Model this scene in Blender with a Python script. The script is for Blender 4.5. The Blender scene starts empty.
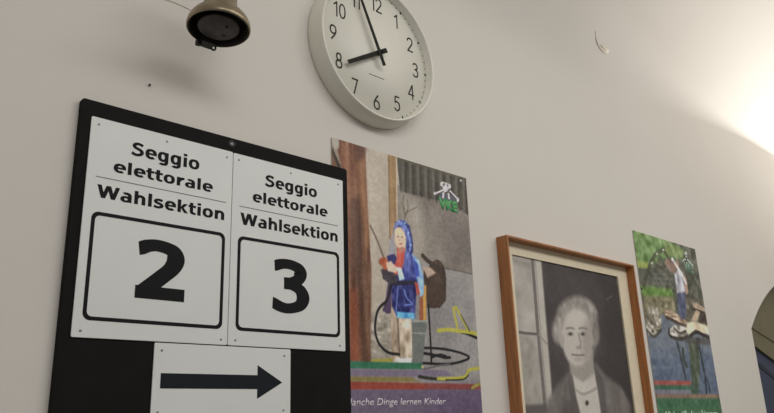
import bpy, bmesh, math, random
import numpy as np
from mathutils import Vector, Matrix

random.seed(7)
rng = np.random.default_rng(11)
scene = bpy.context.scene
C = scene.collection
EYE = 1.62            # height of the camera above the floor
DIST = 1.25           # distance of the camera from the wall (the wall is the plane y = 0)

# ------------------------------------------------------------------ camera
YAW, PITCH, ROLL, FPX = 0.75723679, 0.29774001, -0.03566673, 706.94671
def basis():
    f = np.array([math.sin(YAW)*math.cos(PITCH), math.cos(YAW)*math.cos(PITCH), math.sin(PITCH)])
    r = np.array([math.cos(YAW), -math.sin(YAW), 0.0])
    u = np.cross(r, f)
    return (r*math.cos(ROLL)+u*math.sin(ROLL), -r*math.sin(ROLL)+u*math.cos(ROLL), f)
RR, UU, FF = basis()
cam = bpy.data.cameras.new('camera')
cam.sensor_fit = 'HORIZONTAL'; cam.sensor_width = 36.0
cam.lens = FPX/774*36
cam.clip_start = 0.02
cam_o = bpy.data.objects.new('camera', cam)
C.objects.link(cam_o)
M = Matrix.Identity(4)
for i in range(3):
    M[i][0] = RR[i]; M[i][1] = UU[i]; M[i][2] = -FF[i]
M[0][3], M[1][3], M[2][3] = 0.0, -DIST, EYE
cam_o.matrix_world = M
scene.camera = cam_o

# ------------------------------------------------------------------ world, lights, exposure
scene.view_settings.view_transform = 'Standard'
scene.view_settings.look = 'None'
scene.view_settings.gamma = 1.0
scene.view_settings.use_curve_mapping = False
scene.view_settings.exposure = 0.05
world = bpy.data.worlds.new('room_light'); scene.world = world
world.use_nodes = True
bg = world.node_tree.nodes['Background']
bg.inputs['Color'].default_value = (1.0, 0.965, 0.92, 1)
bg.inputs['Strength'].default_value = 0.22

def area(name, loc, target, size, power, col=(1, 1, 1), size_y=None, spread=math.pi):
    l = bpy.data.lights.new(name, 'AREA'); l.energy = power; l.color = col
    l.size = size; l.spread = spread
    if size_y: l.shape = 'RECTANGLE'; l.size_y = size_y
    o = bpy.data.objects.new(name, l); C.objects.link(o)
    o.location = loc
    o.rotation_euler = (Vector(target)-Vector(loc)).to_track_quat('-Z', 'Y').to_euler()
    return o
# row of ceiling lights over the corridor in front of the wall
area('ceiling_lights', (1.6, -2.35, 3.5), (1.75, -0.6, 1.8), 4.6, 60, (1.0, 0.99, 0.975), 0.7)
# unseen spot added to brighten the vault to the right
def spot(name, loc, target, power, half, blend, radius, col):
    l = bpy.data.lights.new(name, 'SPOT'); l.energy = power; l.color = col
    l.spot_size = 2*math.radians(half); l.spot_blend = blend; l.shadow_soft_size = radius
    o = bpy.data.objects.new(name, l); C.objects.link(o); o.location = loc
    o.rotation_euler = (Vector(target)-Vector(loc)).to_track_quat('-Z', 'Y').to_euler()
    return o
spot('vault_fill_spot', (7.6, -0.27, EYE-0.25), (4.10, -0.74, EYE+1.82), 2350, 19.8, 0.85, 0.12, (1.0, 0.955, 0.90))

# ------------------------------------------------------------------ helpers
def at(px, py, off=0.0):
    """survey: a point of the photograph -> metres along the wall and above eye level, on a plane `off` in front of the wall"""
    d = FF*FPX + RR*(px-387) - UU*(py-206.5)
    t = (DIST-off)/d[1]
    return (d[0]*t, d[2]*t)

def lin(c):
    c = np.asarray(c, dtype=float)/255.0
    return np.where(c <= 0.04045, c/12.92, ((c+0.055)/1.055)**2.4)
LIGHT = 0.57          # mean light level on the wall: photographed tone -> paint tone
def paint(c):
    v = np.clip(lin(c)/LIGHT, 0, 0.92)
    return (float(v[0]), float(v[1]), float(v[2]), 1.0)

def mat(name, rgba, rough=0.6, metal=0.0, var=0.06, scale=30.0, bump=0.0, bscale=200.0, spec=0.5):
    m = bpy.data.materials.new(name); m.use_nodes = True
    nt = m.node_tree; b = nt.nodes['Principled BSDF']
    b.inputs['Roughness'].default_value = rough
    b.inputs['Metallic'].default_value = metal
    b.inputs['Specular IOR Level'].default_value = spec
    tc = nt.nodes.new('ShaderNodeTexCoord')
    n = nt.nodes.new('ShaderNodeTexNoise'); n.inputs['Scale'].default_value = scale; n.inputs['Detail'].default_value = 4
    nt.links.new(tc.outputs['Object'], n.inputs['Vector'])
    r = nt.nodes.new('ShaderNodeValToRGB')
    c = np.array(rgba[:3])
    r.color_ramp.elements[0].position = 0.3; r.color_ramp.elements[1].position = 0.7
    r.color_ramp.elements[0].color = (*np.clip(c*(1-var), 0, 1), 1)
    r.color_ramp.elements[1].color = (*np.clip(c*(1+var), 0, 1), 1)
    nt.links.new(n.outputs['Fac'], r.inputs['Fac'])
    nt.links.new(r.outputs['Color'], b.inputs['Base Color'])
    if bump:
        n2 = nt.nodes.new('ShaderNodeTexNoise'); n2.inputs['Scale'].default_value = bscale; n2.inputs['Detail'].default_value = 3
        nt.links.new(tc.outputs['Object'], n2.inputs['Vector'])
        bp = nt.nodes.new('ShaderNodeBump'); bp.inputs['Strength'].default_value = bump; bp.inputs['Distance'].default_value = 0.002
        nt.links.new(n2.outputs['Fac'], bp.inputs['Height'])
        nt.links.new(bp.outputs['Normal'], b.inputs['Normal'])
    return m

def wood(name, a, b_):
    m = bpy.data.materials.new(name); m.use_nodes = True
    nt = m.node_tree; b = nt.nodes['Principled BSDF']; b.inputs['Roughness'].default_value = 0.45
    tc = nt.nodes.new('ShaderNodeTexCoord'); mp = nt.nodes.new('ShaderNodeMapping')
    mp.inputs['Scale'].default_value = (60, 60, 4)
    n = nt.nodes.new('ShaderNodeTexNoise'); n.inputs['Scale'].default_value = 2.0; n.inputs['Detail'].default_value = 6
    r = nt.nodes.new('ShaderNodeValToRGB')
    r.color_ramp.elements[0].position = 0.3; r.color_ramp.elements[1].position = 0.72
    r.color_ramp.elements[0].color = a; r.color_ramp.elements[1].color = b_
    nt.links.new(tc.outputs['Object'], mp.inputs['Vector']); nt.links.new(mp.outputs['Vector'], n.inputs['Vector'])
    nt.links.new(n.outputs['Fac'], r.inputs['Fac']); nt.links.new(r.outputs['Color'], b.inputs['Base Color'])
    return m

def print_mat(name, rough=0.55):
    """a printed sheet: its picture is the colour attribute of its fine mesh"""
    m = bpy.data.materials.new(name); m.use_nodes = True
    nt = m.node_tree; b = nt.nodes['Principled BSDF']
    b.inputs['Roughness'].default_value = rough; b.inputs['Specular IOR Level'].default_value = 0.35
    a = nt.nodes.new('ShaderNodeAttribute'); a.attribute_name = 'print'
    nt.links.new(a.outputs['Color'], b.inputs['Base Color'])
    return m

W_PLASTER = mat('plaster_paint', (0.705, 0.668, 0.610), 0.85, var=0.025, scale=1.6, bump=0.12, bscale=60)
CEIL_PLASTER = mat('vault_paint', (0.74, 0.70, 0.65), 0.85, var=0.02, scale=1.5, bump=0.1, bscale=50)
RECESS_PAINT = mat('recess_paint', paint((84, 79, 60)), 0.8, var=0.06, scale=6)
DOOR_BLUE = mat('dark_blue_paint', paint((36, 43, 62)), 0.5, var=0.08, scale=8)
DOOR_DARK = mat('dark_line_paint', paint((22, 26, 38)), 0.6)
BLACK_BOARD = mat('black_laminate', paint((20, 19, 18)), 0.7, var=0.1, scale=25, spec=0.08)
SHEET = mat('white_plastic_sheet', paint((175, 176, 173)), 0.5, var=0.02, scale=8)
INK = mat('black_ink', paint((20, 20, 21)), 0.6, var=0.05, spec=0.1)
INK_BLUE = mat('blue_black_ink', paint((24, 27, 31)), 0.6, var=0.05, spec=0.1)
THIN_INK = mat('grey_ink', paint((88, 88, 86)), 0.6)
SCREW = mat('screw_steel', (0.28, 0.28, 0.28, 1), 0.4, 0.7)
SCREW_L = mat('bright_screw_steel', (0.75, 0.74, 0.72, 1), 0.35, 0.6)
PLASTIC = mat('white_clock_plastic', paint((180, 178, 169)), 0.38, var=0.02, scale=8)
DIAL = mat('clock_dial_paint', paint((178, 176, 166)), 0.5, var=0.015, scale=6)
DIAL_INK = mat('clock_ink', paint((40, 40, 35)), 0.7, spec=0.15)
HAND = mat('clock_hand_black', paint((30, 30, 26)), 0.7, spec=0.15)
BRONZE = mat('aged_bronze', (0.30, 0.245, 0.165, 1), 0.36, 0.75, var=0.22, scale=40, bump=0.15, bscale=90)
BRONZE_IN = mat('dark_inner_bronze', (0.016, 0.012, 0.009, 1), 0.6, 0.4, var=0.2, scale=50)  # bell mouth, much darker than the shell
BELL_PLATE = mat('dull_grey_metal', (0.075, 0.064, 0.060, 1), 0.6, 0.3, var=0.2, scale=60)
IRON = mat('black_iron', (0.016, 0.014, 0.012, 1), 0.55, 0.3)
TEAK = wood('teak_wood', paint((108, 68, 37)), paint((142, 92, 50)))
CREAM = mat('cream_mat_board', paint((178, 168, 146)), 0.8, var=0.03, scale=40, bump=0.1, bscale=400)
GREEN_INK = mat('green_ink', paint((58, 128, 74)), 0.5)
WHITE_INK = mat('white_ink', paint((182, 178, 182)), 0.5)
PALE_INK = mat('pale_green_ink', paint((168, 188, 165)), 0.5)
CHIP = mat('flaked_paint', paint((172, 166, 154)), 0.85)
CHIP_D = mat('pale_string', paint((160, 152, 140)), 0.9)
PAPER = mat('poster_paper', paint((190, 186, 178)), 0.6)

class MB:
    """collects shapes in wall coordinates (x along the wall, off in front of it, z above eye level)"""
    def __init__(s): s.v = []; s.f = []; s.sm = []
    def P(s, x, off, z): return (x, -off, z+EYE)
    def add(s, vs, fs, smooth=False):
        b = len(s.v); s.v += vs; s.f += [tuple(b+i for i in f) for f in fs]; s.sm += [smooth]*len(fs)
    def prism(s, pts, o0, o1, smooth=False):
        """outline (x,z) extruded from off o0 (back) to o1 (front)"""
        n = len(pts); a = sum(pts[i][0]*pts[(i+1) % n][1]-pts[(i+1) % n][0]*pts[i][1] for i in range(n))
        if a < 0: pts = pts[::-1]
        vs = [s.P(x, o1, z) for x, z in pts]+[s.P(x, o0, z) for x, z in pts]
        fs = [tuple(range(n)), tuple(range(2*n-1, n-1, -1))]
        b = len(s.v); s.v += vs; s.f += [tuple(b+i for i in f) for f in fs]; s.sm += [False, False]
        for i in range(n):
            j = (i+1) % n
            s.f.append((b+i, b+n+i, b+n+j, b+j)); s.sm.append(smooth)
    def box(s, x0, x1, z0, z1, o0, o1): s.prism([(x0, z0), (x1, z0), (x1, z1), (x0, z1)], o0, o1)
    def ring(s, outer, inner, o0, o1):
        n = len(outer)
        vs = [s.P(x, o1, z) for x, z in outer]+[s.P(x, o1, z) for x, z in inner]+[s.P(x, o0, z) for x, z in outer]+[s.P(x, o0, z) for x, z in inner]
        fs = []
        for i in range(n):
            j = (i+1) % n
            fs += [(i, j, n+j, n+i), (2*n+i, i+0, j, 2*n+j)[::-1], (n+i, n+j, 3*n+j, 3*n+i), (3*n+i, 3*n+j, 2*n+j, 2*n+i)]
        s.add(vs, fs)
    def lathe(s, prof, centre, axis='wall', seg=64, tilt=None):
        """prof: (radius, along). axis 'wall': along = off from the wall; 'up': along = z"""
        cx, co, cz = centre; vs = []; n = len(prof)
        for (r, h) in prof:
            for k in range(seg):
                t = 2*math.pi*k/seg
                if axis == 'wall': vs.append(s.P(cx+r*math.cos(t), co+h, cz+r*math.sin(t)))
                else:
                    p = Vector((r*math.cos(t), r*math.sin(t), h))
                    if tilt: p = tilt @ p
                    vs.append((cx+p.x, -co+p.y, cz+p.z+EYE))
        fs = []
        for i in range(n-1):
            for k in range(seg):
                l = (k+1) % seg
                fs.append((i*seg+k, i*seg+l, (i+1)*seg+l, (i+1)*seg+k))
        s.add(vs, fs, True)
    def tube(s, pts, r, seg=10, closed=False):
        """pts in world-like triples (x, off, z)"""
        P = [Vector(s.P(*p)) for p in pts]; n = len(P); vs = []
        for i in range(n):
            a = P[i-1] if (i > 0 or closed) else P[i]; b = P[(i+1) % n] if (i < n-1 or closed) else P[i]
            t = (b-a).normalized(); h = Vector((0, 0, 1)) if abs(t.z) < 0.9 else Vector((1, 0, 0))
            x = t.cross(h).normalized(); y = t.cross(x)
            rr = r[i] if isinstance(r, (list, tuple)) else r
            vs += [tuple(P[i]+(x*math.cos(2*math.pi*k/seg)+y*math.sin(2*math.pi*k/seg))*rr) for k in range(seg)]
        fs = []
        for i in range(n if closed else n-1):
            j = (i+1) % n
            for k in range(seg): fs.append((i*seg+k, i*seg+(k+1) % seg, j*seg+(k+1) % seg, j*seg+k))
        if not closed: fs += [tuple(range(seg))[::-1], tuple((n-1)*seg+k for k in range(seg))]
        s.add(vs, fs, True)
    def build(s, name, m, parent=None, recalc=True, bevel=0):
        o0 = Vector(parent.get('_at', (0, 0, 0))) if parent is not None else Vector((0, 0, 0))
        me = bpy.data.meshes.new(name)
        me.from_pydata([tuple(Vector(v)-o0) for v in s.v], [], s.f)
        me.polygons.foreach_set('use_smooth', s.sm)
        if recalc:
            bm = bmesh.new(); bm.from_mesh(me)
            bmesh.ops.remove_doubles(bm, verts=bm.verts, dist=1e-6)
            bmesh.ops.recalc_face_normals(bm, faces=bm.faces); bm.to_mesh(me); bm.free()
        me.materials.append(m)
        o = bpy.data.objects.new(name, me); C.objects.link(o)
        if bevel:
            b = o.modifiers.new('bevel', 'BEVEL'); b.width = bevel; b.segments = 2; b.limit_method = 'ANGLE'
        if parent is not None: o.parent = parent
        return o

def tag(o, label=None, cat=None, group=None, kind=None):
    if label: o['label'] = label
    if cat: o['category'] = cat
    if group: o['group'] = group
    if kind: o['kind'] = kind
    return o

roots = []
def thing(name, loc, label, cat, group=None):
    """loc = (x, off, z) in wall coordinates"""
    o = bpy.data.objects.new(name, None); C.objects.link(o)
    o.empty_display_size = 0.05
    o.location = (loc[0], -loc[1], loc[2]+EYE)
    o['_at'] = tuple(o.location); roots.append(o)
    return tag(o, label, cat, group)

def rrect(x0, x1, z0, z1, r, n=6):
    pts = []
    for cx, cz, a0 in ((x1-r, z1-r, 0), (x0+r, z1-r, 90), (x0+r, z0+r, 180), (x1-r, z0+r, 270)):
        for k in range(n+1):
            t = math.radians(a0+90*k/n); pts.append((cx+r*math.cos(t), cz+r*math.sin(t)))
    return pts

def quad_rr(c, r, n=5):
    """rounded quadrilateral from corners TL, TR, BR, BL"""
    out = []
    for i in range(4):
        p = Vector(c[i]); a = (Vector(c[i-1])-p).normalized()*r; b = (Vector(c[(i+1) % 4])-p).normalized()*r
        for k in range(n+1):
            t = k/n; out.append(tuple((1-t)**2*(p+a)+2*t*(1-t)*p+t*t*(p+b)))
    return out

def text_mesh(txt, name, m, parent, x0, x1, zbase, capz, off, bold=0.0, shear=0.0, slope=0.0, thick=0.0004, ref='H', angle=0.0, centre=None):
    """lettering as a mesh: fitted between x0 and x1, cap height capz above the base line"""
    cu = bpy.data.curves.new('lettering', 'FONT'); cu.body = txt; cu.size = 1.0; cu.offset = bold; cu.shear = shear
    cu.resolution_u = 4; cu.fill_mode = 'FRONT'
    to = bpy.data.objects.new('lettering', cu); C.objects.link(to)
    bpy.context.view_layer.update()
    dg = bpy.context.evaluated_depsgraph_get()
    me = bpy.data.meshes.new_from_object(to.evaluated_get(dg))
    co = np.array([v.co[:] for v in me.vertices])
    bpy.data.objects.remove(to); bpy.data.curves.remove(cu)
    xa, xb = co[:, 0].min(), co[:, 0].max()
    CAP = 0.729 if ref == 'H' else co[:, 1].max()-co[:, 1].min()
    y0 = -bold if ref == 'H' else co[:, 1].min()
    cap = CAP + (2*bold if ref == 'H' else 0)
    X = x0+(co[:, 0]-xa)/(xb-xa)*(x1-x0)
    Z = zbase+(co[:, 1]-y0)/cap*capz
    Z = Z+(X-x0)*slope
    o0 = parent['_at']
    bm = bmesh.new(); bm.from_mesh(me)
    bm.verts.ensure_lookup_table()
    for i, v in enumerate(bm.verts): v.co = (X[i]-o0[0], -off-o0[1], Z[i]+EYE-o0[2])
    g = bmesh.ops.extrude_face_region(bm, geom=bm.faces[:])
    for v in [e for e in g['geom'] if isinstance(e, bmesh.types.BMVert)]: v.co.y -= thick
    bmesh.ops.recalc_face_normals(bm, faces=bm.faces)
    bm.to_mesh(me); bm.free()
    me.name = name; me.materials.clear(); me.materials.append(m)
    for p in me.polygons: p.material_index = 0
    o = bpy.data.objects.new(name, me); C.objects.link(o); o.parent = parent
    return o

def screw(parent, px, py, off, r=0.003, m=None, h=0.0012, name='screw'):
    x, z = at(px, py, off)
    b = MB(); b.lathe([(0.0, 0.0), (r, 0.0), (r, h*0.6), (r*0.7, h), (0.0, h)], (x, off, z), 'wall', 12)
    return b.build(name, m or SCREW, parent)

# ------------------------------------------------------------------ sans-serif lettering drawn stroke by stroke
class Glyph:
    """quads of one letter, em units; sv = thickness of upright strokes, sh = of level strokes"""
    def __init__(s, sv, sh): s.q = []; s.sv, s.sh = sv, sh
    def rect(s, x0, x1, y0, y1): s.q.append([(x0, y0), (x1, y0), (x1, y1), (x0, y1)]); return s
    def quad(s, *p): s.q.append(list(p)); return s
    def arc(s, cx, cy, a, b, t0, t1, e=2.35, n=26, sv=None, sh=None):
        sv = s.sv if sv is None else sv; sh = s.sh if sh is None else sh
        def pt(t, a_, b_):
            c, si = math.cos(t), math.sin(t)
            return (cx+a_*math.copysign(abs(c)**(2/e), c), cy+b_*math.copysign(abs(si)**(2/e), si))
        ts = [math.radians(t0+(t1-t0)*k/n) for k in range(n+1)]
        for u, v in zip(ts[:-1], ts[1:]): s.q.append([pt(u, a, b), pt(v, a, b), pt(v, a-sv, b-sh), pt(u, a-sv, b-sh)])
        return s
    def path(s, pts, smooth=True, sv=None, sh=None, cut=''):
        sv = s.sv if sv is None else sv; sh = s.sh if sh is None else sh
        P = [np.array(p, float) for p in pts]
        if smooth and len(P) > 2:
            Q = [2*P[0]-P[1]]+P+[2*P[-1]-P[-2]]; out = []
            for i in range(1, len(Q)-2):
                for t in np.linspace(0, 1, 8)[:-1]:
                    out.append(0.5*((2*Q[i])+(-Q[i-1]+Q[i+1])*t+(2*Q[i-1]-5*Q[i]+4*Q[i+1]-Q[i+2])*t*t+(-Q[i-1]+3*Q[i]-3*Q[i+1]+Q[i+2])*t**3))
            P = out+[P[-1]]
        L, R_ = [], []
        for i in range(len(P)):
            t = P[min(i+1, len(P)-1)]-P[max(i-1, 0)]; t = t/(np.hypot(*t)+1e-9)
            w_ = math.sqrt((sv*t[1])**2+(sh*t[0])**2)/2; n_ = np.array([-t[1], t[0]])*w_
            if (i == 0 and 'a' in cut) or (i == len(P)-1 and 'b' in cut): n_ = np.array([0.0, math.copysign(np.hypot(*n_), n_[1])])
            L.append(tuple(P[i]+n_)); R_.append(tuple(P[i]-n_))
        for i in range(len(P)-1): s.q.append([L[i], L[i+1], R_[i+1], R_[i]])
        return s

def glyph(ch, V, H):
    """(quads, advance) of a wide bold sans letter"""
    g = Glyph(V, H); X = 0.548
    if ch == 'o': g.arc(0.343, X/2, 0.305, X/2+0.012, 0, 360, n=48); w_ = 0.687
    elif ch == 'e':
        g.arc(0.343, X/2, 0.305, X/2+0.012, -8, 312, n=44); g.rect(0.2, 0.642, 0.225, 0.225+H*0.8); w_ = 0.664
    elif ch == 'g':
        g.arc(0.325, X/2+0.005, 0.285, X/2+0.006, 0, 360, n=44); g.rect(0.625-V, 0.625, 0.0, X)
        g.arc(0.34, 0.02, 0.285, 0.225, 0, -140, n=24); w_ = 0.699
    elif ch == 'i': g.rect(0.171-V/2, 0.171+V/2, 0, X); g.rect(0.171-V/2-0.004, 0.171+V/2+0.004, 0.625, 0.762); w_ = 0.342
    elif ch == 'l': g.rect(0.171-V/2, 0.171+V/2, 0, 0.762); w_ = 0.342
    elif ch == 't':
        g.rect(0.09, 0.09+V, 0.16, 0.70); g.rect(0.01, 0.435, X-H, X); g.arc(0.09+0.25, 0.19, 0.25, 0.2, 180, 278, n=16); g.rect(0.35, 0.435, -0.004, H*0.85); w_ = 0.455
    elif ch == 'r':
        g.rect(0.072, 0.072+V, 0, X); g.arc(0.43, 0.24, 0.30, 0.315, 95, 168, n=16, sh=H*1.15); g.rect(0.40, 0.49, 0.405, X+0.003); w_ = 0.497
    elif ch == 'a':
        g.rect(0.605-V, 0.605, 0, 0.36); g.arc(0.325, 0.325, 0.28, 0.236, 0, 128, n=22)
        g.arc(0.315, 0.165, 0.275, 0.178, 0, 360, n=36, sh=H*0.86); g.rect(0.40, 0.6, 0.255, 0.255+H*0.7); w_ = 0.668
    elif ch in 'hn':
        g.rect(0.072, 0.072+V, 0, 0.762 if ch == 'h' else X); g.rect(0.645-V, 0.645, 0, 0.33)
        g.arc(0.37, 0.30, 0.275, 0.262, 0, 168, n=24, sh=H*1.1); w_ = 0.712
    elif ch == 'k':
        g.rect(0.072, 0.072+V, 0, 0.762); g.quad((0.18, 0.26), (0.42, X), (0.64, X), (0.36, 0.245)); g.quad((0.22, 0.31), (0.36, 0.36), (0.675, 0), (0.455, 0)); w_ = 0.671
    elif ch == 's':
        g.path([(0.49, 0.452), (0.40, 0.487), (0.29, 0.497), (0.175, 0.468), (0.125, 0.40), (0.165, 0.33), (0.30, 0.285), (0.425, 0.24), (0.47, 0.165), (0.42, 0.09), (0.29, 0.050), (0.17, 0.060), (0.05, 0.105)], sv=V*0.95, sh=H*1.02); w_ = 0.593
    elif ch == 'S':
        g.path([(0.60, 0.605), (0.48, 0.655), (0.345, 0.672), (0.21, 0.63), (0.15, 0.545), (0.20, 0.455), (0.345, 0.395), (0.51, 0.33), (0.57, 0.225), (0.50, 0.11), (0.335, 0.055), (0.19, 0.070), (0.05, 0.135)], sv=V, sh=H*1.08); w_ = 0.711
    elif ch == 'W':
        d = V*1.06
        for a, b in ((0.01, 0.225), (0.565-d/2-0.01, 0.225+0.0), (0.565-d/2+0.01, 0.905-d), (1.118-d, 0.905-d)):
            g.quad((b, 0), (b+d, 0), (a+d, 0.727), (a, 0.727))
        w_ = 1.128
    elif ch == '2':
        g.path([(0.095, 0.60), (0.20, 0.650), (0.32, 0.664), (0.47, 0.625), (0.525, 0.52), (0.48, 0.40), (0.36, 0.275), (0.16, 0.085)], sv=V*1.06, sh=H*1.15, cut='a')
        g.rect(0.07, 0.65, 0, H*1.2); g.quad((0.07, 0), (0.34, H*1.1), (0.30, 0.20), (0.07, H*1.1)); w_ = 0.711
    elif ch == '3':
        g.path([(0.09, 0.625), (0.20, 0.662), (0.33, 0.670), (0.46, 0.635), (0.51, 0.555), (0.46, 0.465), (0.35, 0.418), (0.24, 0.412)], sv=V*1.06, sh=H*1.08, cut='a')
        g.path([(0.24, 0.385), (0.37, 0.380), (0.50, 0.325), (0.555, 0.215), (0.49, 0.105), (0.33, 0.055), (0.20, 0.065), (0.065, 0.115)], sv=V*1.06, sh=H*1.08, cut='b')
        w_ = 0.711
    return g.q, w_

def digit(ch, t):
    """(quads, width) of a light numeral one unit tall"""
    g = Glyph(t, t); w_ = 0.56
    if ch == '0': g.arc(0.27, 0.5, 0.27, 0.5, 0, 360, e=2.2, n=40)
    elif ch == '1': g.rect(0.20, 0.20+t, 0, 1.0); g.path([(0.25, 0.95), (0.0, 0.74)]); w_ = 0.30
    elif ch == '2': g.path([(0.05, 0.74), (0.09, 0.88), (0.20, 0.95), (0.34, 0.95), (0.46, 0.87), (0.49, 0.72), (0.43, 0.55), (0.05, 0.05)]); g.rect(0.02, 0.54, 0, t)
    elif ch == '3': g.path([(0.06, 0.82), (0.13, 0.92), (0.26, 0.955), (0.40, 0.91), (0.46, 0.78), (0.42, 0.62), (0.29, 0.545), (0.20, 0.54)]); g.path([(0.20, 0.54), (0.33, 0.53), (0.47, 0.43), (0.495, 0.27), (0.43, 0.11), (0.28, 0.045), (0.12, 0.08), (0.04, 0.20)])
    elif ch == '4': g.rect(0.38, 0.38+t, 0, 1.0); g.path([(0.42, 0.96), (0.05, 0.27)]); g.rect(0.0, 0.57, 0.24, 0.24+t)
    elif ch == '5': g.rect(0.10, 0.50, 1.0-t, 1.0); g.path([(0.13, 0.98), (0.09, 0.52)]); g.path([(0.08, 0.53), (0.17, 0.60), (0.30, 0.615), (0.44, 0.54), (0.49, 0.36), (0.45, 0.16), (0.30, 0.05), (0.14, 0.07), (0.04, 0.18)])
    elif ch == '6': g.arc(0.27, 0.31, 0.27, 0.31, 0, 360, n=36); g.path([(0.42, 0.96), (0.22, 0.72), (0.08, 0.48), (0.05, 0.32)])
    elif ch == '7': g.rect(0.02, 0.54, 1.0-t, 1.0); g.path([(0.48, 0.96), (0.18, 0.0)], False)
    elif ch == '8': g.arc(0.27, 0.74, 0.225, 0.26, 0, 360, n=32); g.arc(0.27, 0.28, 0.27, 0.28, 0, 360, n=36)
    elif ch == '9': g.arc(0.27, 0.69, 0.27, 0.31, 0, 360, n=36); g.path([(0.12, 0.04), (0.32, 0.28), (0.46, 0.52), (0.49, 0.68)])
    return g.q, w_

def glyph_mesh(name, m, parent, quads, off, thick=0.0004):
    """quads (x,z) in wall coordinates -> one thin raised print"""
    b = MB()
    for i, q in enumerate(quads): b.prism(q, off, off+thick+(i % 31)*6e-6)
    return b.build(name, m, parent, recalc=False)

def word(txt, V=0.190, H=0.133):
    qs, x = [], 0.0
    for ch in txt:
        q, a = glyph(ch, V, H); qs += [[(px+x, py) for px, py in k] for k in q]; x += a
    return qs

def fit_word(txt, name, m, parent, xl, xr, zbase, top, asc, off):
    qs = word(txt); xs = [p[0] for k in qs for p in k]; a, b_ = min(xs), max(xs)
    return glyph_mesh(name, m, parent, [[(xl+(p[0]-a)/(b_-a)*(xr-xl), zbase+p[1]/asc*(top-zbase)) for p in k] for k in qs], off)

# ------------------------------------------------------------------ structure
FLOOR_Z = -EYE
X0, X1 = -1.6, 9.0
CEIL_Z = 1.42
def circle3(a, b, c):
    ax, ay = a; bx, by = b; cx, cy = c
    d = 2*(ax*(by-cy)+bx*(cy-ay)+cx*(ay-by))
    ux = ((ax*ax+ay*ay)*(by-cy)+(bx*bx+by*by)*(cy-ay)+(cx*cx+cy*cy)*(ay-by))/d
    uy = ((ax*ax+ay*ay)*(cx-bx)+(bx*bx+by*by)*(ax-cx)+(cx*cx+cy*cy)*(bx-ax))/d
    return ux, uy, math.hypot(ax-ux, ay-uy)
SP = at(751.3, 328.5)
acx, acz, ar = circle3(SP, at(758.6, 309), at(773.2, 287))
AX0 = SP[0]; AX1 = 2*acx-AX0
t0 = math.atan2(SP[1]-acz, SP[0]-acx)
if t0 < 0: t0 += 2*math.pi
t1 = math.pi-t0
arch = [(acx+ar*math.cos(t0+(t1-t0)*k/40), acz+ar*math.sin(t0+(t1-t0)*k/40)) for k in range(41)]   # left springing -> right springing
w = MB()
PITCHV = math.radians(24)
def fillet(x):
    t = min(max((x-2.2)/(3.9-2.2), 0), 1)
    R = 0.30*(1-t)**1.3+0.035
    return R, CEIL_Z-R*math.tan((math.pi/2-PITCHV)/2)
nx = 110
cols = sorted(set([X0+(X1-X0)*i/nx for i in range(nx+1)]+[p[0] for p in arch]))
def wall_quad(b, p, off=0.0): b.add([b.P(x, off, z) for x, z in p], [tuple(range(len(p)))])
for xa, xb in zip(cols[:-1], cols[1:]):
    def low(x):
        if x < AX0-1e-6 or x > AX1+1e-6: return FLOOR_Z
        return float(np.interp(x, [p[0] for p in arch], [p[1] for p in arch]))
    inside = (xa+xb)/2 > AX0 and (xa+xb)/2 < AX1
    la, lb = (low(xa), low(xb)) if inside else (FLOOR_Z, FLOOR_Z)
    wall_quad(w, [(xa, la), (xb, lb), (xb, fillet(xb)[1]), (xa, fillet(xa)[1])])
tag(w.build('wall_back', W_PLASTER, recalc=False), kind='structure')
# reveal of the arched opening
DEEP = -0.75
rv = MB()
edge = [(AX0, FLOOR_Z)]+arch+[(AX1, FLOOR_Z)]
for k in range(len(edge)-1):
    (xa, za), (xb, zb) = edge[k], edge[k+1]
    rv.add([rv.P(xa, 0, za), rv.P(xb, 0, zb), rv.P(xb, DEEP, zb), rv.P(xa, DEEP, za)], [(0, 1, 2, 3)], True)
tag(rv.build('wall_recess', RECESS_PAINT), kind='structure')
fl = MB(); fl.add([(X0, 0.8, 0), (X1, 0.8, 0), (X1, -4.5, 0), (X0, -4.5, 0)], [(3, 2, 1, 0)])
FLOOR = mat('floor_stone', (0.20, 0.18, 0.155, 1), 0.6, var=0.1, scale=3)
tag(fl.build('floor', FLOOR, recalc=False), kind='structure')

# vault: springs from the wall with a soft plastered fillet
cv = MB(); na, ns = 14, 10
rows = []
for x in cols:
    R, zt = fillet(x)
    row = []
    for k in range(na+1):
        a = (math.pi/2-PITCHV)*k/na
        row.append((R-R*math.cos(a), zt+R*math.sin(a)))
    o_e, z_e = row[-1]
    for k in range(1, ns+1):
        s_ = 1.9*k/ns; a = PITCHV*(1-0.5*k/ns)
        row.append((o_e+s_*math.cos(a), z_e+s_*math.sin(a)))
    rows.append([cv.P(x, o, z) for o, z in row])
nr = len(rows[0])
cv.add([p for r_ in rows for p in r_], [(i*nr+k, i*nr+k+1, (i+1)*nr+k+1, (i+1)*nr+k) for i in range(len(cols)-1) for k in range(nr-1)], True)
tag(cv.build('ceiling', W_PLASTER, recalc=False), kind='structure')

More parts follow.
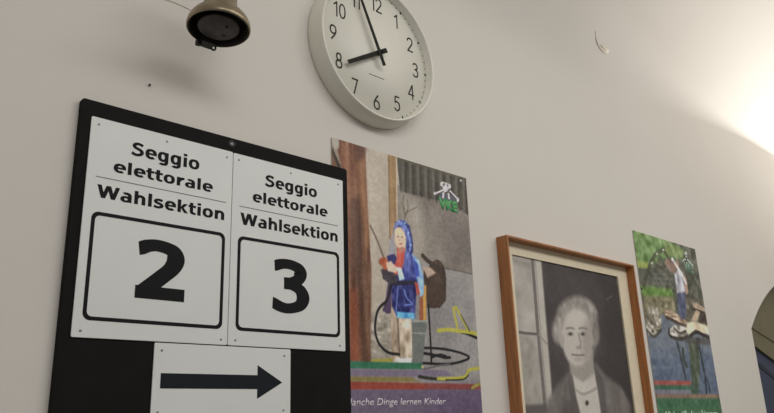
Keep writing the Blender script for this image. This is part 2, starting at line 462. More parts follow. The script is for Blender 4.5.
# blue door standing in the arched recess, an olive panel filling the arch above it
DA = math.radians(5)
def leaf_pt(px, py):
    """meets the plane of the slightly turned door (hinged just behind the left jamb)"""
    d = FF*FPX + RR*(px-387) - UU*(py-206.5)
    hx, hy = AX0-0.02, 0.02
    n = np.array([math.sin(DA), -math.cos(DA)])
    o = np.array([0.0, -DIST]); t = ((np.array([hx, hy])-o)@n)/(np.array([d[0], d[1]])@n)
    X, Y, Z = d[0]*t, -DIST+d[1]*t, d[2]*t
    return math.hypot(X-hx, Y-hy), Z
def leaf_poly(px_pts, thick, name, m, parent=None, front=0.0):
    b = MB(); hx, hy = AX0-0.02, 0.02
    pts = px_pts
    u = (math.cos(DA), math.sin(DA)); n = (math.sin(DA), -math.cos(DA))
    F = [(hx+s*u[0]+front*n[0], hy+s*u[1]+front*n[1], z+EYE) for s, z in pts]
    K = [(p[0]-thick*n[0], p[1]-thick*n[1], p[2]) for p in F]
    k = len(F)
    b.add(F+K, [tuple(range(k)), tuple(range(2*k-1, k-1, -1))]+[(i, (i+1) % k, k+(i+1) % k, k+i) for i in range(k)])
    return b.build(name, m, parent)
DW = 1.3
def leaf_line(a, b_):
    (s0, z0), (s1, z1) = leaf_pt(*a), leaf_pt(*b_)
    k = (z1-z0)/(s1-s0)
    return lambda s_: z0+k*(min(s_, 0.75)-s0)
e1 = leaf_line((756, 349), (773, 361.5)); e2 = leaf_line((758.5, 364.5), (773.5, 377)); e3 = leaf_line((752.5, 329), (768, 339))
SS = (0.0, 0.75, DW)
door = leaf_poly([(0.0, FLOOR_Z), (DW, FLOOR_Z)]+[(q, e1(q)) for q in SS[::-1]], 0.04, 'door_1', DOOR_BLUE); tag(door, kind='structure')
leaf_poly([(q, e2(q)-0.012) for q in SS]+[(q, e2(q)+0.012) for q in SS[::-1]], 0.004, 'door_dark_line', DOOR_DARK, door, front=0.003)  # sloping dark line laid on the door face
up = leaf_poly([(q, e1(q)) for q in SS]+[(DW, 1.0), (0.0, 1.0)], 0.05, 'wall_lunette', RECESS_PAINT, front=0.012); tag(up, kind='structure')
tr = leaf_poly([(q, e3(q)-0.010) for q in SS]+[(q, e3(q)+0.006) for q in SS[::-1]], 0.02, 'trim_1', RECESS_PAINT, front=0.016); tag(tr, kind='structure')
# ------------------------------------------------------------------ notice board and its sheets
BO, BT = 0.001, 0.014          # board back and front
bl, br = at(82.9, 200, BT)[0], at(347.3, 220, BT)[0]
bl = (at(82.7, 96.6, BT)[0]+at(50, 413, BT)[0])/2
br = (at(346.8, 169.8, BT)[0]+at(351, 380, BT)[0])/2
bt = (at(82.7, 96.6, BT)[1]+at(346.8, 169.8, BT)[1])/2
bb = bt-0.80
brd = thing('notice_board', ((bl+br)/2, 0, bb), 'tall black board screwed to the wall behind the white polling station sheets', 'board')
b = MB(); b.prism(rrect(bl, br, bb, bt, 0.006), BO, BT); b.build('panel', BLACK_BOARD, brd, bevel=0.001)
x, z = at(232, 144, BT)
b = MB(); b.lathe([(0, -0.001), (0.0095, -0.001), (0.0095, 0.0002), (0.005, 0.0003), (0, 0.0003)], (x, BT, z), 'wall', 20); wsh = b.build('washer', IRON, brd)
b = MB(); b.lathe([(0, -0.001), (0.0042, -0.001), (0.0036, 0.0005), (0, 0.0006)], (x, BT, z), 'wall', 16); b.build('screw', SCREW, brd).parent = wsh

SO = BT+0.0035                  # front of the sheets
def sheet(name, corners, label, cat, r=0.003, group=None):
    c = [at(*p, SO) for p in corners]
    l = (c[0][0]+c[3][0])/2; rr_ = (c[1][0]+c[2][0])/2; t = (c[0][1]+c[1][1])/2; bo = (c[2][1]+c[3][1])/2
    o = thing(name, ((l+rr_)/2, BT+0.0007, bo), label, cat, group)
    b = MB(); b.prism(rrect(l, rr_, bo, t, r), BT+0.0007, SO); b.build('sheet', SHEET, o, bevel=0.0006)
    return o, (l, rr_, bo, t)

def line_text(o, txt, lx, ltop, rx, lbase, rbase, lbx, rbx, bold=0.045, name='lettering'):
    """left extent lx, right extent rx; base line through (lbx,lbase) and (rbx,rbase); ltop = top of a capital/ascender near lbx"""
    xl, xr = at(lx, lbase, SO)[0], at(rx, rbase, SO)[0]
    p, q = at(lbx, lbase, SO), at(rbx, rbase, SO)
    zb = (p[1]+q[1])/2
    top = zb+(at(lbx, ltop, SO)[1]-p[1])
    return fit_word(txt, name, INK, o, xl, xr, zb, top, 0.727 if txt[0] in 'SW' else 0.762, SO)

def sect_sheet(lab, corners, texts, rule, box, digit, screws):
    o, (l, r_, bo, t) = sheet('polling_station_sign', corners, lab, 'sign', group='polling station sheets on the black board')
    for tx in texts: line_text(o, *tx)
    (ax, ay), (bx, by) = rule
    p, q = at(ax, ay, SO), at(bx, by, SO); zm = (p[1]+q[1])/2
    b = MB(); b.box(p[0], q[0], zm-0.0008, zm+0.0008, SO, SO+0.0004); b.build('divider_line', THIN_INK, o)
    c = [at(*k, SO) for k in box]
    L, R_, T, B = (c[0][0]+c[3][0])/2, (c[1][0]+c[2][0])/2, (c[0][1]+c[1][1])/2, (c[2][1]+c[3][1])/2
    th = 0.0068
    b = MB(); b.ring(rrect(L, R_, B, T, 0.013, 7), rrect(L+th, R_-th, B+th, T-th, 0.009, 7), SO, SO+0.0004); b.build('border_frame', INK, o)
    d, dl, dr, dt, db = digit
    xl, xr = at(*dl, SO)[0], at(*dr, SO)[0]; zt, zb = at(*dt, SO)[1], at(*db, SO)[1]
    qs, _ = glyph(d, 0.205, 0.128)
    ax_, bx2 = min(p[0] for k in qs for p in k), max(p[0] for k in qs for p in k); az_, bz2 = min(p[1] for k in qs for p in k), max(p[1] for k in qs for p in k)
    glyph_mesh('numeral', INK, o, [[(xl+(p[0]-ax_)/(bx2-ax_)*(xr-xl), zb+(p[1]-az_)/(bz2-az_)*(zt-zb)) for p in k] for k in qs], SO)
    for s_ in screws: screw(o, *s_, SO, 0.0022)
    return o

sect_sheet('left white polling sheet reading Seggio elettorale Wahlsektion with the big number 2', [(91.5, 115.6), (232.85, 152), (227.45, 345.2), (71.2, 336.9)],
    [('Seggio', 131.0, 142.4, 199.1, 155.6, 169.2, 137, 193), ('elettorale', 113.2, 161.9, 212.7, 174.2, 192.1, 129.3, 207),
     ('Wahlsektion', 96.3, 184.2, 224, 197.2, 220.2, 101.5, 221)],
    [(95.6, 175.9), (225.8, 202.6)],
    [(91.3, 210.2), (225.6, 233.5), (221.5, 329.2), (82.4, 320)],
    ('2', (134.3, 298), (184, 300), (158, 239.8), (160, 300)),
    [(99, 124.5), (167, 141.5), (227, 157.3), (80.4, 330.5), (220.9, 339.3)])
sect_sheet('right white polling sheet reading Seggio elettorale Wahlsektion with the big number 3', [(233.4, 152.3), (342.9, 181), (345.2, 351.3), (228, 345.3)],
    [('Seggio', 264.9, 175.3, 316.8, 186.6, 196.7, 268.8, 312), ('elettorale', 252.7, 192.6, 327.5, 203.6, 216.3, 264.3, 323),
     ('Wahlsektion', 240.1, 212.9, 337.6, 224.7, 241.7, 244.5, 335)],
    [(239.3, 205.9), (337.8, 226)],
    [(238.3, 235.5), (339.2, 252.8), (339.9, 338), (235, 330)],
    ('3', (272.3, 300), (309.4, 295), (290, 259.6), (290, 313.7)),
    [(239, 160), (290.8, 173.2), (338, 184.4), (235.2, 340.2), (339.8, 345.7)])
ar_o, (l, r_, bo, t) = sheet('arrow_sign', [(155.9, 342.6), (290.2, 349.4), (290.2, 520), (142.6, 520)], 'white sheet with a thick black arrow pointing right under the two numbered sheets', 'sign')
A = lambda x, y: at(x, y, SO)
zs0 = (A(160.3, 388.4)[1]+A(257.2, 389.2)[1])/2; zs1 = (A(160.8, 373.2)[1]+A(257.4, 375.1)[1])/2
xs0 = A(160.4, 380)[0]; xs1 = A(257.3, 382)[0]; tip = A(282.2, 382.4); zh1 = A(257.6, 365.2)[1]; zh0 = A(257, 398.9)[1]
b = MB(); b.prism([(xs0, zs0), (xs1, zs0), (xs1, zh0), (tip[0], (zs0+zs1)/2), (xs1, zh1), (xs1, zs1), (xs0, zs1)], SO, SO+0.0004); b.build('arrow', INK_BLUE, ar_o)
for s_ in [(161.9, 350.3), (284.3, 355.9), (283.3, 410.3), (157.6, 412.4)]: screw(ar_o, *s_, SO, 0.0022)

# ------------------------------------------------------------------ wall clock
CX, CZ = 1.1356, 0.9393
CD = 0.0285                      # dial plane
ck = thing('wall_clock', (CX, 0, CZ), 'large round white wall clock with black hands at about three to eight', 'clock')
b = MB()
b.lathe([(0.0, 0.0005), (0.2030, 0.0005), (0.2047, 0.002), (0.2045, 0.008), (0.1985, 0.046), (0.1970, 0.0495), (0.1950, 0.0510), (0.1925, 0.0500), (0.1910, 0.047), (0.1895, CD), (0.18, CD-0.002), (0.0, CD-0.002)], (CX, 0, CZ), 'wall', 128)
b.build('case', PLASTIC, ck)
b = MB(); b.lathe([(0.0, CD), (0.1896, CD), (0.1896, CD-0.002), (0, CD-0.002)], (CX, 0, CZ), 'wall', 96); b.build('dial', DIAL, ck)
RN = 0.1458
for h in range(1, 13):
    a = math.radians(30*h+1.8)
    px_, pz_ = CX+RN*math.sin(a), CZ+RN*math.cos(a)
    ht = 0.044; qs, x_ = [], 0.0
    for ch in str(h):
        q_, w_ = digit(ch, 0.105); qs += [[(p[0]+x_, p[1]) for p in k] for k in q_]; x_ += w_+0.13
    mx = (min(p[0] for k in qs for p in k)+max(p[0] for k in qs for p in k))/2
    glyph_mesh('numeral', DIAL_INK, ck, [[(px_+(p[0]-mx)*ht*0.92, pz_+(p[1]-0.5)*ht) for p in k] for k in qs], CD, 0.0003)
b = MB()
for k in range(60):
    a = math.radians(6*k+1.8); big = k % 5 == 0
    s_, c_ = math.sin(a), math.cos(a)
    r0, r1, hw = (0.181, 0.189, 0.0024) if big else (0.183, 0.187, 0.0011)
    q = [(CX+r*s_+d*c_, CZ+r*c_-d*s_) for r, d in ((r0, -hw), (r0, hw), (r1, hw), (r1, -hw))]
    b.prism(q, CD, CD+0.0003)
b.build('minute_track', DIAL_INK, ck)
p, q = at(368.9, 73.6, CD), at(384.2, 79.6, CD)
v = Vector((q[0]-p[0], q[1]-p[1])); n_ = Vector((-v.y, v.x)).normalized()*0.0009
b = MB(); b.prism([(p[0]-n_.x, p[1]-n_.y), (q[0]-n_.x, q[1]-n_.y), (q[0]+n_.x, q[1]+n_.y), (p[0]+n_.x, p[1]+n_.y)], CD, CD+0.0003); b.build('printed_line', DIAL_INK, ck)
def hand(name, tip_, tail_, w0, w1, off):
    d = (Vector(tip_)-Vector(tail_)); nn = Vector((-d.y, d.x)).normalized()
    b = MB(); P = [Vector(tail_)-nn*w0/2, Vector(tip_)-nn*w1/2, Vector(tip_)+nn*w1/2, Vector(tail_)+nn*w0/2]
    b.prism([tuple(p) for p in P], off, off+0.0012); return b.build(name, HAND, ck)
HO = 0.0445
hb = at(381.8, 51.7, HO)
dirv = lambda a, r: (hb[0]+r*math.sin(math.radians(a)), hb[1]+r*math.cos(math.radians(a)))
hand('hour_hand', at(348.6, 61.6, HO), at(387.2, 50.0, HO), 0.0135, 0.0105, HO-0.002)
p1_ = at(384.6, 65.6, HO+.002); p0_ = at(362.1, 1.0, HO+.002)
d_ = (Vector(p0_)-Vector(p1_)).normalized()
hand('minute_hand', tuple(Vector(p0_)+d_*0.028), p1_, 0.0115, 0.0085, HO+0.001)
b = MB(); b.lathe([(0, CD), (0.005, CD), (0.005, HO+0.0035), (0.0035, HO+0.005), (0, HO+0.005)], (hb[0], 0, hb[1]), 'wall', 20); b.build('hub', HAND, ck)

# ------------------------------------------------------------------ bell
OB = 0.14
bx_, bz_ = at(218.5, 29.5, OB)
TL = Matrix.Rotation(math.radians(-3.5), 3, 'X') @ Matrix.Rotation(math.radians(4), 3, 'Y')
bell = thing('bronze_bell', (bx_, OB, bz_), 'bronze bell with a dark hollow mouth hanging at the top left of the clock', 'bell')
b = MB()
outer = [(0.0600, 0.0000), (0.0618, 0.0015), (0.0622, 0.006), (0.0608, 0.014), (0.057, 0.0225), (0.051, 0.0305), (0.0445, 0.0375), (0.0385, 0.0430), (0.0345, 0.048), (0.0330, 0.056), (0.0322, 0.075), (0.0312, 0.11), (0.028, 0.122), (0.018, 0.13), (0.0, 0.132)]
b.lathe(outer, (bx_, OB, bz_), 'up', 72, TL); b.build('bell_shell', BRONZE, bell)
b = MB()
b.lathe([(0.0600, 0.0), (0.0575, 0.0008), (0.0555, 0.004), (0.053, 0.014), (0.046, 0.026), (0.042, 0.030), (0.0, 0.031)], (bx_, OB, bz_), 'up', 72, TL); b.build('bell_mouth', BRONZE_IN, bell)
b = MB()
b.lathe([(0.0, 0.002), (0.0385, 0.002), (0.0405, 0.004), (0.0405, 0.007), (0.0, 0.007)], (bx_, OB, bz_), 'up', 48, TL); b.build('inner_plate', BELL_PLATE, bell)
def under(px, py, dz):
    """the point of the bell's underside, dz above its mouth, seen at that spot"""
    d = FF*FPX + RR*(px-387) - UU*(py-206.5); t = (bz_+dz)/d[2]
    return d[0]*t, DIST-d[1]*t, bz_+dz
for q in ((227, 27.0, 0.0022), (223.8, 34.8, 0.0032)):
    x, o_, z = under(q[0], q[1], 0.002)
    b = MB(); b.lathe([(0, -0.003), (q[2], -0.003), (q[2], 0.0015), (0, 0.0015)], (x, o_, z), 'up', 14, TL); b.build('bolt', IRON, bell)
x, o_, z = under(206, 41.5, 0.000)
b = MB(); b.box(x-0.016, x+0.016, z-0.008, z+0.005, o_-0.012, o_+0.012); b.box(x-0.022, x-0.012, z-0.015, z-0.003, o_-0.004, o_+0.007); b.box(x+0.004, x+0.014, z-0.006, z, o_-0.004, o_+0.006)
clip = b.build('clapper_clip', IRON, bell, bevel=0.0012)
x, o_, z = under(213.2, 47.5, -0.004)
b = MB(); b.tube([(x+0.0055*math.cos(t), o_, z+0.0055*math.sin(t)) for t in [2*math.pi*k/18 for k in range(18)]], 0.0022, 8, True)
b.build('clapper_ring', IRON, bell).parent = clip
b = MB(); b.tube([(bx_, OB, bz_+0.125), (bx_, OB, bz_+0.19), (bx_, OB*0.8, bz_+0.215), (bx_, 0.0, bz_+0.215)], 0.008, 12); b.box(bx_-0.02, bx_+0.02, bz_+0.17, bz_+0.26, 0, 0.006)
b.build('wall_bracket', IRON, bell)

# ------------------------------------------------------------------ printed pictures
def vnoise(h, w, cells, seed):
    r = np.random.default_rng(seed); ch, cw = max(2, int(cells[0])), max(2, int(cells[1]))
    g = r.random((ch+1, cw+1))
    y = np.linspace(0, ch-1e-6, h); x = np.linspace(0, cw-1e-6, w)
    yi, xi = y.astype(int), x.astype(int); fy, fx = (y-yi)[:, None], (x-xi)[None]
    fy, fx = fy*fy*(3-2*fy), fx*fx*(3-2*fx)
    a = g[yi][:, xi]; b_ = g[yi][:, xi+1]; c_ = g[yi+1][:, xi]; d_ = g[yi+1][:, xi+1]
    return (a*(1-fx)+b_*fx)*(1-fy)+(c_*(1-fx)+d_*fx)*fy-0.5

class Picture:
    """a printed sheet: shapes surveyed on the photograph, laid out in metres on the sheet"""
    def __init__(s, off, x0, x1, z0, z1, step):
        s.off = off; s.x0, s.x1, s.z0, s.z1 = x0, x1, z0, z1
        s.nx = int((x1-x0)/step)+1; s.nz = int((z1-z0)/step)+1; s.step = step
        s.xs = np.linspace(x0, x1, s.nx); s.zs = np.linspace(z0, z1, s.nz)
        s.img = np.zeros((s.nz, s.nx, 3)); s.seed = 1; s.fade = 0.2; s.gain, s.shift = 1.0, 0.0
    def m(s, pts): return np.array([at(px, py, s.off) for px, py in pts])
    def fill(s, c): s.img[:] = c
    def _box(s, P, pad):
        i0 = max(0, np.searchsorted(s.xs, P[:, 0].min()-pad)-1); i1 = min(s.nx, np.searchsorted(s.xs, P[:, 0].max()+pad)+1)
        k0 = max(0, np.searchsorted(s.zs, P[:, 1].min()-pad)-1); k1 = min(s.nz, np.searchsorted(s.zs, P[:, 1].max()+pad)+1)
        return i0, i1, k0, k1
    def _dist(s, P, gx, gz, closed):
        d = np.full(gx.shape, 1e9); n = len(P)
        for i in range(n if closed else n-1):
            a, b_ = P[i], P[(i+1) % n]; e = b_-a; L = e@e+1e-18
            t = np.clip(((gx-a[0])*e[0]+(gz-a[1])*e[1])/L, 0, 1)
            d = np.minimum(d, np.hypot(gx-a[0]-t*e[0], gz-a[1]-t*e[1]))
        return d
    def _mix(s, sl, al, c, tex):
        c = np.asarray(c, float)
        col = np.broadcast_to(c, al.shape+(3,)).copy()
        if tex:
            amt, cx, cz = tex; s.seed += 1
            h, w_ = al.shape
            n = vnoise(h, w_, (h*s.step/cz, w_*s.step/cx), s.seed)+0.5*vnoise(h, w_, (2*h*s.step/cz, 2*w_*s.step/cx), s.seed+500)
            col += (n*amt)[..., None]
        s.img[sl] = s.img[sl]*(1-al[..., None])+col*al[..., None]
    def poly(s, pts, c, soft=0.003, a=1.0, tex=None, raw=False):
        P = np.array(pts) if raw else s.m(pts)
        i0, i1, k0, k1 = s._box(P, soft)
        if i1-i0 < 1 or k1-k0 < 1: return
        gx, gz = np.meshgrid(s.xs[i0:i1], s.zs[k0:k1])
        ins = np.zeros(gx.shape, bool); n = len(P)
        for i in range(n):
            (xa, za), (xb, zb) = P[i], P[(i+1) % n]
            if za == zb: continue
            cnd = ((za > gz) != (zb > gz)) & (gx < (xb-xa)*(gz-za)/(zb-za)+xa)
            ins ^= cnd
        d = s._dist(P, gx, gz, True); sd = np.where(ins, d, -d)
        s._mix((slice(k0, k1), slice(i0, i1)), np.clip(0.5+sd/soft, 0, 1)*a, c, tex)
    def ell(s, cx, cy, rx, ry, c, rot=0.0, **k):
        R = math.radians(rot)
        s.poly([(cx+rx*math.cos(t)*math.cos(R)-ry*math.sin(t)*math.sin(R), cy+rx*math.cos(t)*math.sin(R)+ry*math.sin(t)*math.cos(R)) for t in [2*math.pi*j/22 for j in range(22)]], c, **k)
    def line(s, pts, w_, c, soft=0.0025, a=1.0, smooth=True):
        P = s.m(pts)
        if smooth and len(P) > 2:
            out = []
            Q = np.vstack([2*P[0]-P[1], P, 2*P[-1]-P[-2]])
            for i in range(1, len(Q)-2):
                for t in np.linspace(0, 1, 7)[:-1]:
                    out.append(0.5*((2*Q[i])+(-Q[i-1]+Q[i+1])*t+(2*Q[i-1]-5*Q[i]+4*Q[i+1]-Q[i+2])*t*t+(-Q[i-1]+3*Q[i]-3*Q[i+1]+Q[i+2])*t**3))
            P = np.array(out+[P[-1]])
        i0, i1, k0, k1 = s._box(P, w_+soft)
        if i1-i0 < 1 or k1-k0 < 1: return
        gx, gz = np.meshgrid(s.xs[i0:i1], s.zs[k0:k1])
        d = s._dist(P, gx, gz, False)
        s._mix((slice(k0, k1), slice(i0, i1)), np.clip(0.5+(w_/2-d)/soft, 0, 1)*a, c, None)
    def grain(s, amt, cell, seed=3):
        h, w_ = s.nz, s.nx
        s.img += (vnoise(h, w_, ((s.z1-s.z0)/cell, (s.x1-s.x0)/cell), seed)*amt)[..., None]
    def build(s, name, parent, thick=0.0008, rough=0.55):
        o0 = parent['_at']; nx_, nz_ = s.nx, s.nz
        gx, gz = np.meshgrid(s.xs, s.zs)
        co = np.stack([gx.ravel()-o0[0], np.full(gx.size, -s.off-o0[1]), gz.ravel()+EYE-o0[2]], 1)
        idx = np.arange(nx_*nz_).reshape(nz_, nx_)
        f = np.stack([idx[:-1, :-1], idx[:-1, 1:], idx[1:, 1:], idx[1:, :-1]], -1).reshape(-1, 4)
        rim = np.concatenate([idx[0, :], idx[1:, -1], idx[-1, -2::-1], idx[-2:0:-1, 0]])
        nb = len(rim); back = co[rim].copy(); back[:, 1] += thick
        base = len(co); co = np.vstack([co, back]); bi = base+np.arange(nb)
        side = np.stack([np.roll(rim, -1), rim, bi, np.roll(bi, -1)], 1)
        faces = f.tolist()+side.tolist()+[bi[::-1].tolist()]
        me = bpy.data.meshes.new(name); me.from_pydata(co.tolist(), [], faces)
        im = np.clip(128+(s.img-128)*s.gain+s.shift, 0, 255); im = im+(im.mean(2, keepdims=True)-im)*s.fade
        rgb = np.clip(lin(im)/LIGHT, 0, 0.92).reshape(-1, 3)
        edge = np.array(paint((190, 186, 178))[:3])
        rgba = np.ones((len(co), 4), np.float32); rgba[:base, :3] = rgb; rgba[base:, :3] = edge
        at_ = me.color_attributes.new('print', 'FLOAT_COLOR', 'POINT'); at_.data.foreach_set('color', rgba.ravel())
        me.materials.append(print_mat(name+'_ink', rough))
        o = bpy.data.objects.new(name, me); C.objects.link(o); o.parent = parent
        return o
# --- first poster: child in a blue bathrobe in a yard
PO = 0.003
px0 = at(331.7, 137.5, PO)[0]; px1 = (at(465.9, 177.9, PO)[0]+at(482.6, 413, PO)[0])/2
pz1 = (at(331.7, 137.5, PO)[1]+at(465.9, 177.9, PO)[1])/2; pz0 = pz1-0.74
po = thing('poster', ((px0+px1)/2, 0, pz0), 'poster of a child in a blue hooded bathrobe holding a stick in a yard', 'poster', 'photo posters with green logo')
S = Picture(PO, px0, px1, pz0, pz1, 0.0017)
S.fill((140, 132, 122))
BIG = lambda *p: list(p)
# plaster wall between the posts, cobbles below
S.poly([(360, 140), (400, 150), (402, 330), (360, 330)], (163, 153, 138), tex=(10, 0.05, 0.2))
S.poly([(360, 312), (416, 316), (416, 372), (350, 372)], (150, 142, 130), soft=0.02, tex=(52, 0.018, 0.010))
# concrete wall, paler at its left
S.poly([(397, 185), (490, 215), (492, 278), (440, 270), (397, 262)], (118, 110, 103), tex=(18, 0.06, 0.09))
S.poly([(397, 195), (418, 200), (430, 240), (424, 275), (396, 275)], (146, 137, 126), soft=0.05, a=0.9, tex=(14, 0.03, 0.05))
S.poly([(430, 210), (440, 213), (442, 262), (430, 258)], (140, 131, 122), soft=0.03, a=0.5)
S.poly([(446, 222), (476, 230), (478, 264), (452, 256)], (101, 94, 90), soft=0.05, a=0.6)
# ground
S.poly([(396, 258), (424, 262), (440, 267.5), (492, 276.5), (494, 400), (410, 400), (410, 320)], (136, 132, 130), tex=(14, 0.08, 0.05))
S.line([(436, 266.5), (456, 270.5), (480, 275.5)], 0.004, (92, 84, 76), a=0.8)
S.poly([(424, 310), (455, 306), (460, 345), (428, 350)], (124, 120, 120), soft=0.03, a=0.7)
# corrugated fence
S.poly([(396, 150), (480, 175), (480, 223), (452, 204), (400, 191)], (78, 73, 63), tex=(16, 0.012, 0.12))
for i in range(9):
    xa = 401+i*7.6
    S.poly([(xa, 150+i*2.1), (xa+2.4, 151+i*2.1), (xa+3.4, 192+i*2.6), (xa+1.0, 191+i*2.6)], (106, 100, 94), soft=0.006, a=0.75)
    S.line([(xa+4.4, 152+i*2.1), (xa+5.2, 192+i*2.6)], 0.006, (54, 50, 42), a=0.6)
S.line([(396, 157), (430, 167.5), (470, 179.5)], 0.012, (88, 84, 66), a=0.8)
# thin post
S.poly([(387.6, 145), (396.2, 148), (397.4, 240), (389.6, 240)], (148, 118, 82), tex=(26, 0.012, 0.10))
S.line([(396.3, 150), (397.3, 238)], 0.005, (176, 164, 146), a=0.8)
S.line([(388.4, 150), (389.8, 238)], 0.004, (116, 92, 66), a=0.7)
# plant twigs above the hood
for q in ([(405, 224), (404, 210), (401, 202)], [(405, 218), (408, 208), (407, 200)], [(404.5, 214), (411, 210), (417, 207)], [(404, 212), (403, 200), (404, 195)]):
    S.line(q, 0.004, (92, 86, 68), a=0.6)
# big weathered timber post
S.poly([(328, 130), (365, 140), (367.4, 205), (371.6, 275), (370.4, 330), (371, 366), (340, 366)], (112, 76, 57), tex=(64, 0.012, 0.16))
S.poly([(339, 140), (352, 144), (357, 210), (350, 260), (342, 250)], (138, 94, 70), soft=0.03, a=0.75, tex=(18, 0.015, 0.1))
S.poly([(354, 144), (366, 147), (364, 158), (356, 160)], (96, 64, 48), soft=0.015, a=0.8)
S.poly([(357, 164), (364, 160), (367, 205), (369, 240), (364, 262)], (150, 106, 72), soft=0.02, a=0.75, tex=(22, 0.01, 0.08))
S.poly([(352, 200), (359, 196), (363, 230), (363, 300), (367, 362), (361, 362), (357, 290)], (82, 56, 44), soft=0.02, a=0.85, tex=(20, 0.01, 0.1))
S.poly([(349, 205), (355, 205), (358, 262), (352, 280)], (104, 76, 64), soft=0.02, a=0.7)
S.poly([(349, 290), (357, 290), (360, 362), (350, 362)], (136, 72, 46), soft=0.02, a=0.85)
S.poly([(363, 262), (371, 262), (371, 362), (366, 362)], (108, 78, 58), soft=0.012, a=0.7, tex=(26, 0.01, 0.06))
S.poly([(331, 135), (339, 139), (339, 148), (333, 152)], (158, 150, 140), soft=0.006)
S.poly([(331.5, 150), (333.5, 148), (341, 166), (338, 168)], (46, 38, 34), soft=0.006)
S.poly([(333, 150), (337, 146), (341, 166)], (150, 138, 124), soft=0.006, a=0.8)
# barrel with a handle
S.ell(435.4, 284, 10.8, 24.5, (74, 58, 49), rot=4, tex=(18, 0.02, 0.04))
S.line([(442, 268), (445, 284), (443, 302)], 0.006, (52, 41, 36), a=0.8)
S.poly([(425.5, 290), (446, 289), (446, 300), (440, 308), (427, 308)], (76, 60, 51), soft=0.004)
S.poly([(423, 266), (430, 267), (436, 273), (429, 277), (424, 281)], (168, 146, 130), soft=0.006)
S.poly([(424, 270), (429, 281), (425, 285), (423, 280)], (70, 56, 48), soft=0.004)
S.line([(422.8, 255.8), (428, 261), (435, 266), (440, 272), (444, 281)], 0.013, (66, 56, 46))
# hoses
K = (32, 31, 33)
S.line([(428.4, 305), (430.7, 345), (431.5, 364)], 0.006, K)
S.line([(415, 350), (423, 348), (441.8, 348.8), (457.7, 352), (467, 355.5), (469, 358), (463, 361), (449, 364), (427.7, 363.4), (410, 362)], 0.0062, K)
S.line([(423, 353), (436.5, 355.5), (444, 357.5), (450, 357.5)], 0.007, K)
S.line([(432, 357.5), (440, 354.5), (446, 356)], 0.005, K)
S.line([(450, 364), (438, 366), (424, 369)], 0.005, (96, 92, 96))
Y = (168, 162, 62)
S.line([(461, 332), (468, 334), (478, 338.5)], 0.008, K)
S.line([(438, 330.6), (449, 329.6), (458, 331), (468.5, 332), (479, 334.5)], 0.010, Y)
S.line([(457.8, 330), (453.4, 308.6), (456.2, 307.4), (468.5, 331)], 0.0085, Y, smooth=False)
S.line([(461, 315), (469.5, 331)], 0.005, (60, 60, 44), a=0.7)
# child: legs, boots, bucket, robe, hood, face
S.poly([(391, 300), (399, 306), (399, 345), (401, 361), (392, 361), (391, 330)], (150, 132, 112), tex=(64, 0.014, 0.03))
S.poly([(396.5, 314), (411, 316), (412, 338), (412, 361.5), (399, 361.5), (398, 338)], (178, 162, 142), tex=(74, 0.016, 0.03))
S.line([(397.5, 318), (399, 345), (400, 358)], 0.006, (104, 88, 72), a=0.8)
S.poly([(395, 357.5), (412, 358), (412.5, 364), (396, 364)], (196, 192, 188), soft=0.004, tex=(80, 0.014, 0.010))
S.poly([(412, 320.5), (427, 320.5), (422.6, 363.5), (412.6, 363.5)], (104, 108, 104), tex=(10, 0.02, 0.06))
S.line([(411.8, 321), (427, 321)], 0.006, (140, 144, 138)); S.line([(412.4, 333), (425.6, 333.4)], 0.003, (150, 152, 148), a=0.8)
S.poly([(419.8, 297), (422.8, 296), (423.6, 320), (419.4, 320)], (150, 84, 54), soft=0.004)
S.poly([(423, 286), (426.2, 285), (426.2, 320), (423.4, 320)], (190, 142, 66), soft=0.004)
S.poly([(388, 283), (392, 282), (391, 313), (387, 314), (382.5, 310.5), (385, 302)], (72, 52, 84), soft=0.004, tex=(30, 0.012, 0.02))
S.poly([(390.5, 276), (413, 276), (416.5, 290), (415, 318), (396.5, 316), (392, 306)], (50, 54, 118), soft=0.004, tex=(70, 0.012, 0.016))
S.line([(398, 286), (397, 300), (396, 312)], 0.005, (92, 108, 176), a=0.9)
S.line([(404, 290), (407, 298), (412, 304), (405, 305)], 0.005, (96, 120, 190), a=0.9)
S.poly([(396.4, 311.6), (414.6, 313), (414.6, 319), (396.8, 317.6)], (76, 150, 206), soft=0.004, tex=(50, 0.012, 0.012))
S.poly([(387, 256), (394, 253), (399, 262), (402, 272), (400, 283), (390, 283), (388, 272)], (54, 54, 112), soft=0.004, tex=(24, 0.01, 0.02))
S.poly([(404, 252), (412, 253), (416.5, 262), (419.5, 276), (417, 284), (402, 283), (400, 272)], (56, 66, 136), soft=0.004, tex=(74, 0.012, 0.014))
S.poly([(412, 254), (419, 260), (423.5, 277), (424, 294), (420.5, 297), (417.4, 282)], (124, 160, 210), soft=0.004, tex=(60, 0.014, 0.014))
S.poly([(413, 258), (418, 264), (419.5, 276), (415.5, 277)], (60, 78, 168), soft=0.005)
S.poly([(390, 281), (416, 280.5), (417, 284.5), (390, 286)], (42, 40, 62), soft=0.004)
S.poly([(414.6, 282), (418, 283), (420, 294), (417, 295)], (176, 74, 64), soft=0.004)
S.poly([(381, 270), (388, 266), (396, 274), (397, 282), (390, 284), (383, 279)], (66, 58, 68), soft=0.004, tex=(20, 0.01, 0.01))
S.poly([(397, 247), (405, 248), (404, 262), (400, 276), (394.4, 274), (394, 266), (397, 258)], (190, 84, 72), soft=0.004, tex=(24, 0.008, 0.02))
S.poly([(390, 240), (393.6, 232), (395.6, 250), (394, 254), (388.4, 254)], (146, 142, 148), soft=0.004)
S.poly([(393.6, 229), (395.4, 222.5), (399.5, 219.6), (405, 220.6), (409, 226), (411.6, 238), (412.6, 252), (409, 259), (405, 260), (406, 249), (404, 236), (400, 228.5), (396, 229), (394.2, 238)], (70, 86, 152), soft=0.004, tex=(80, 0.010, 0.012))
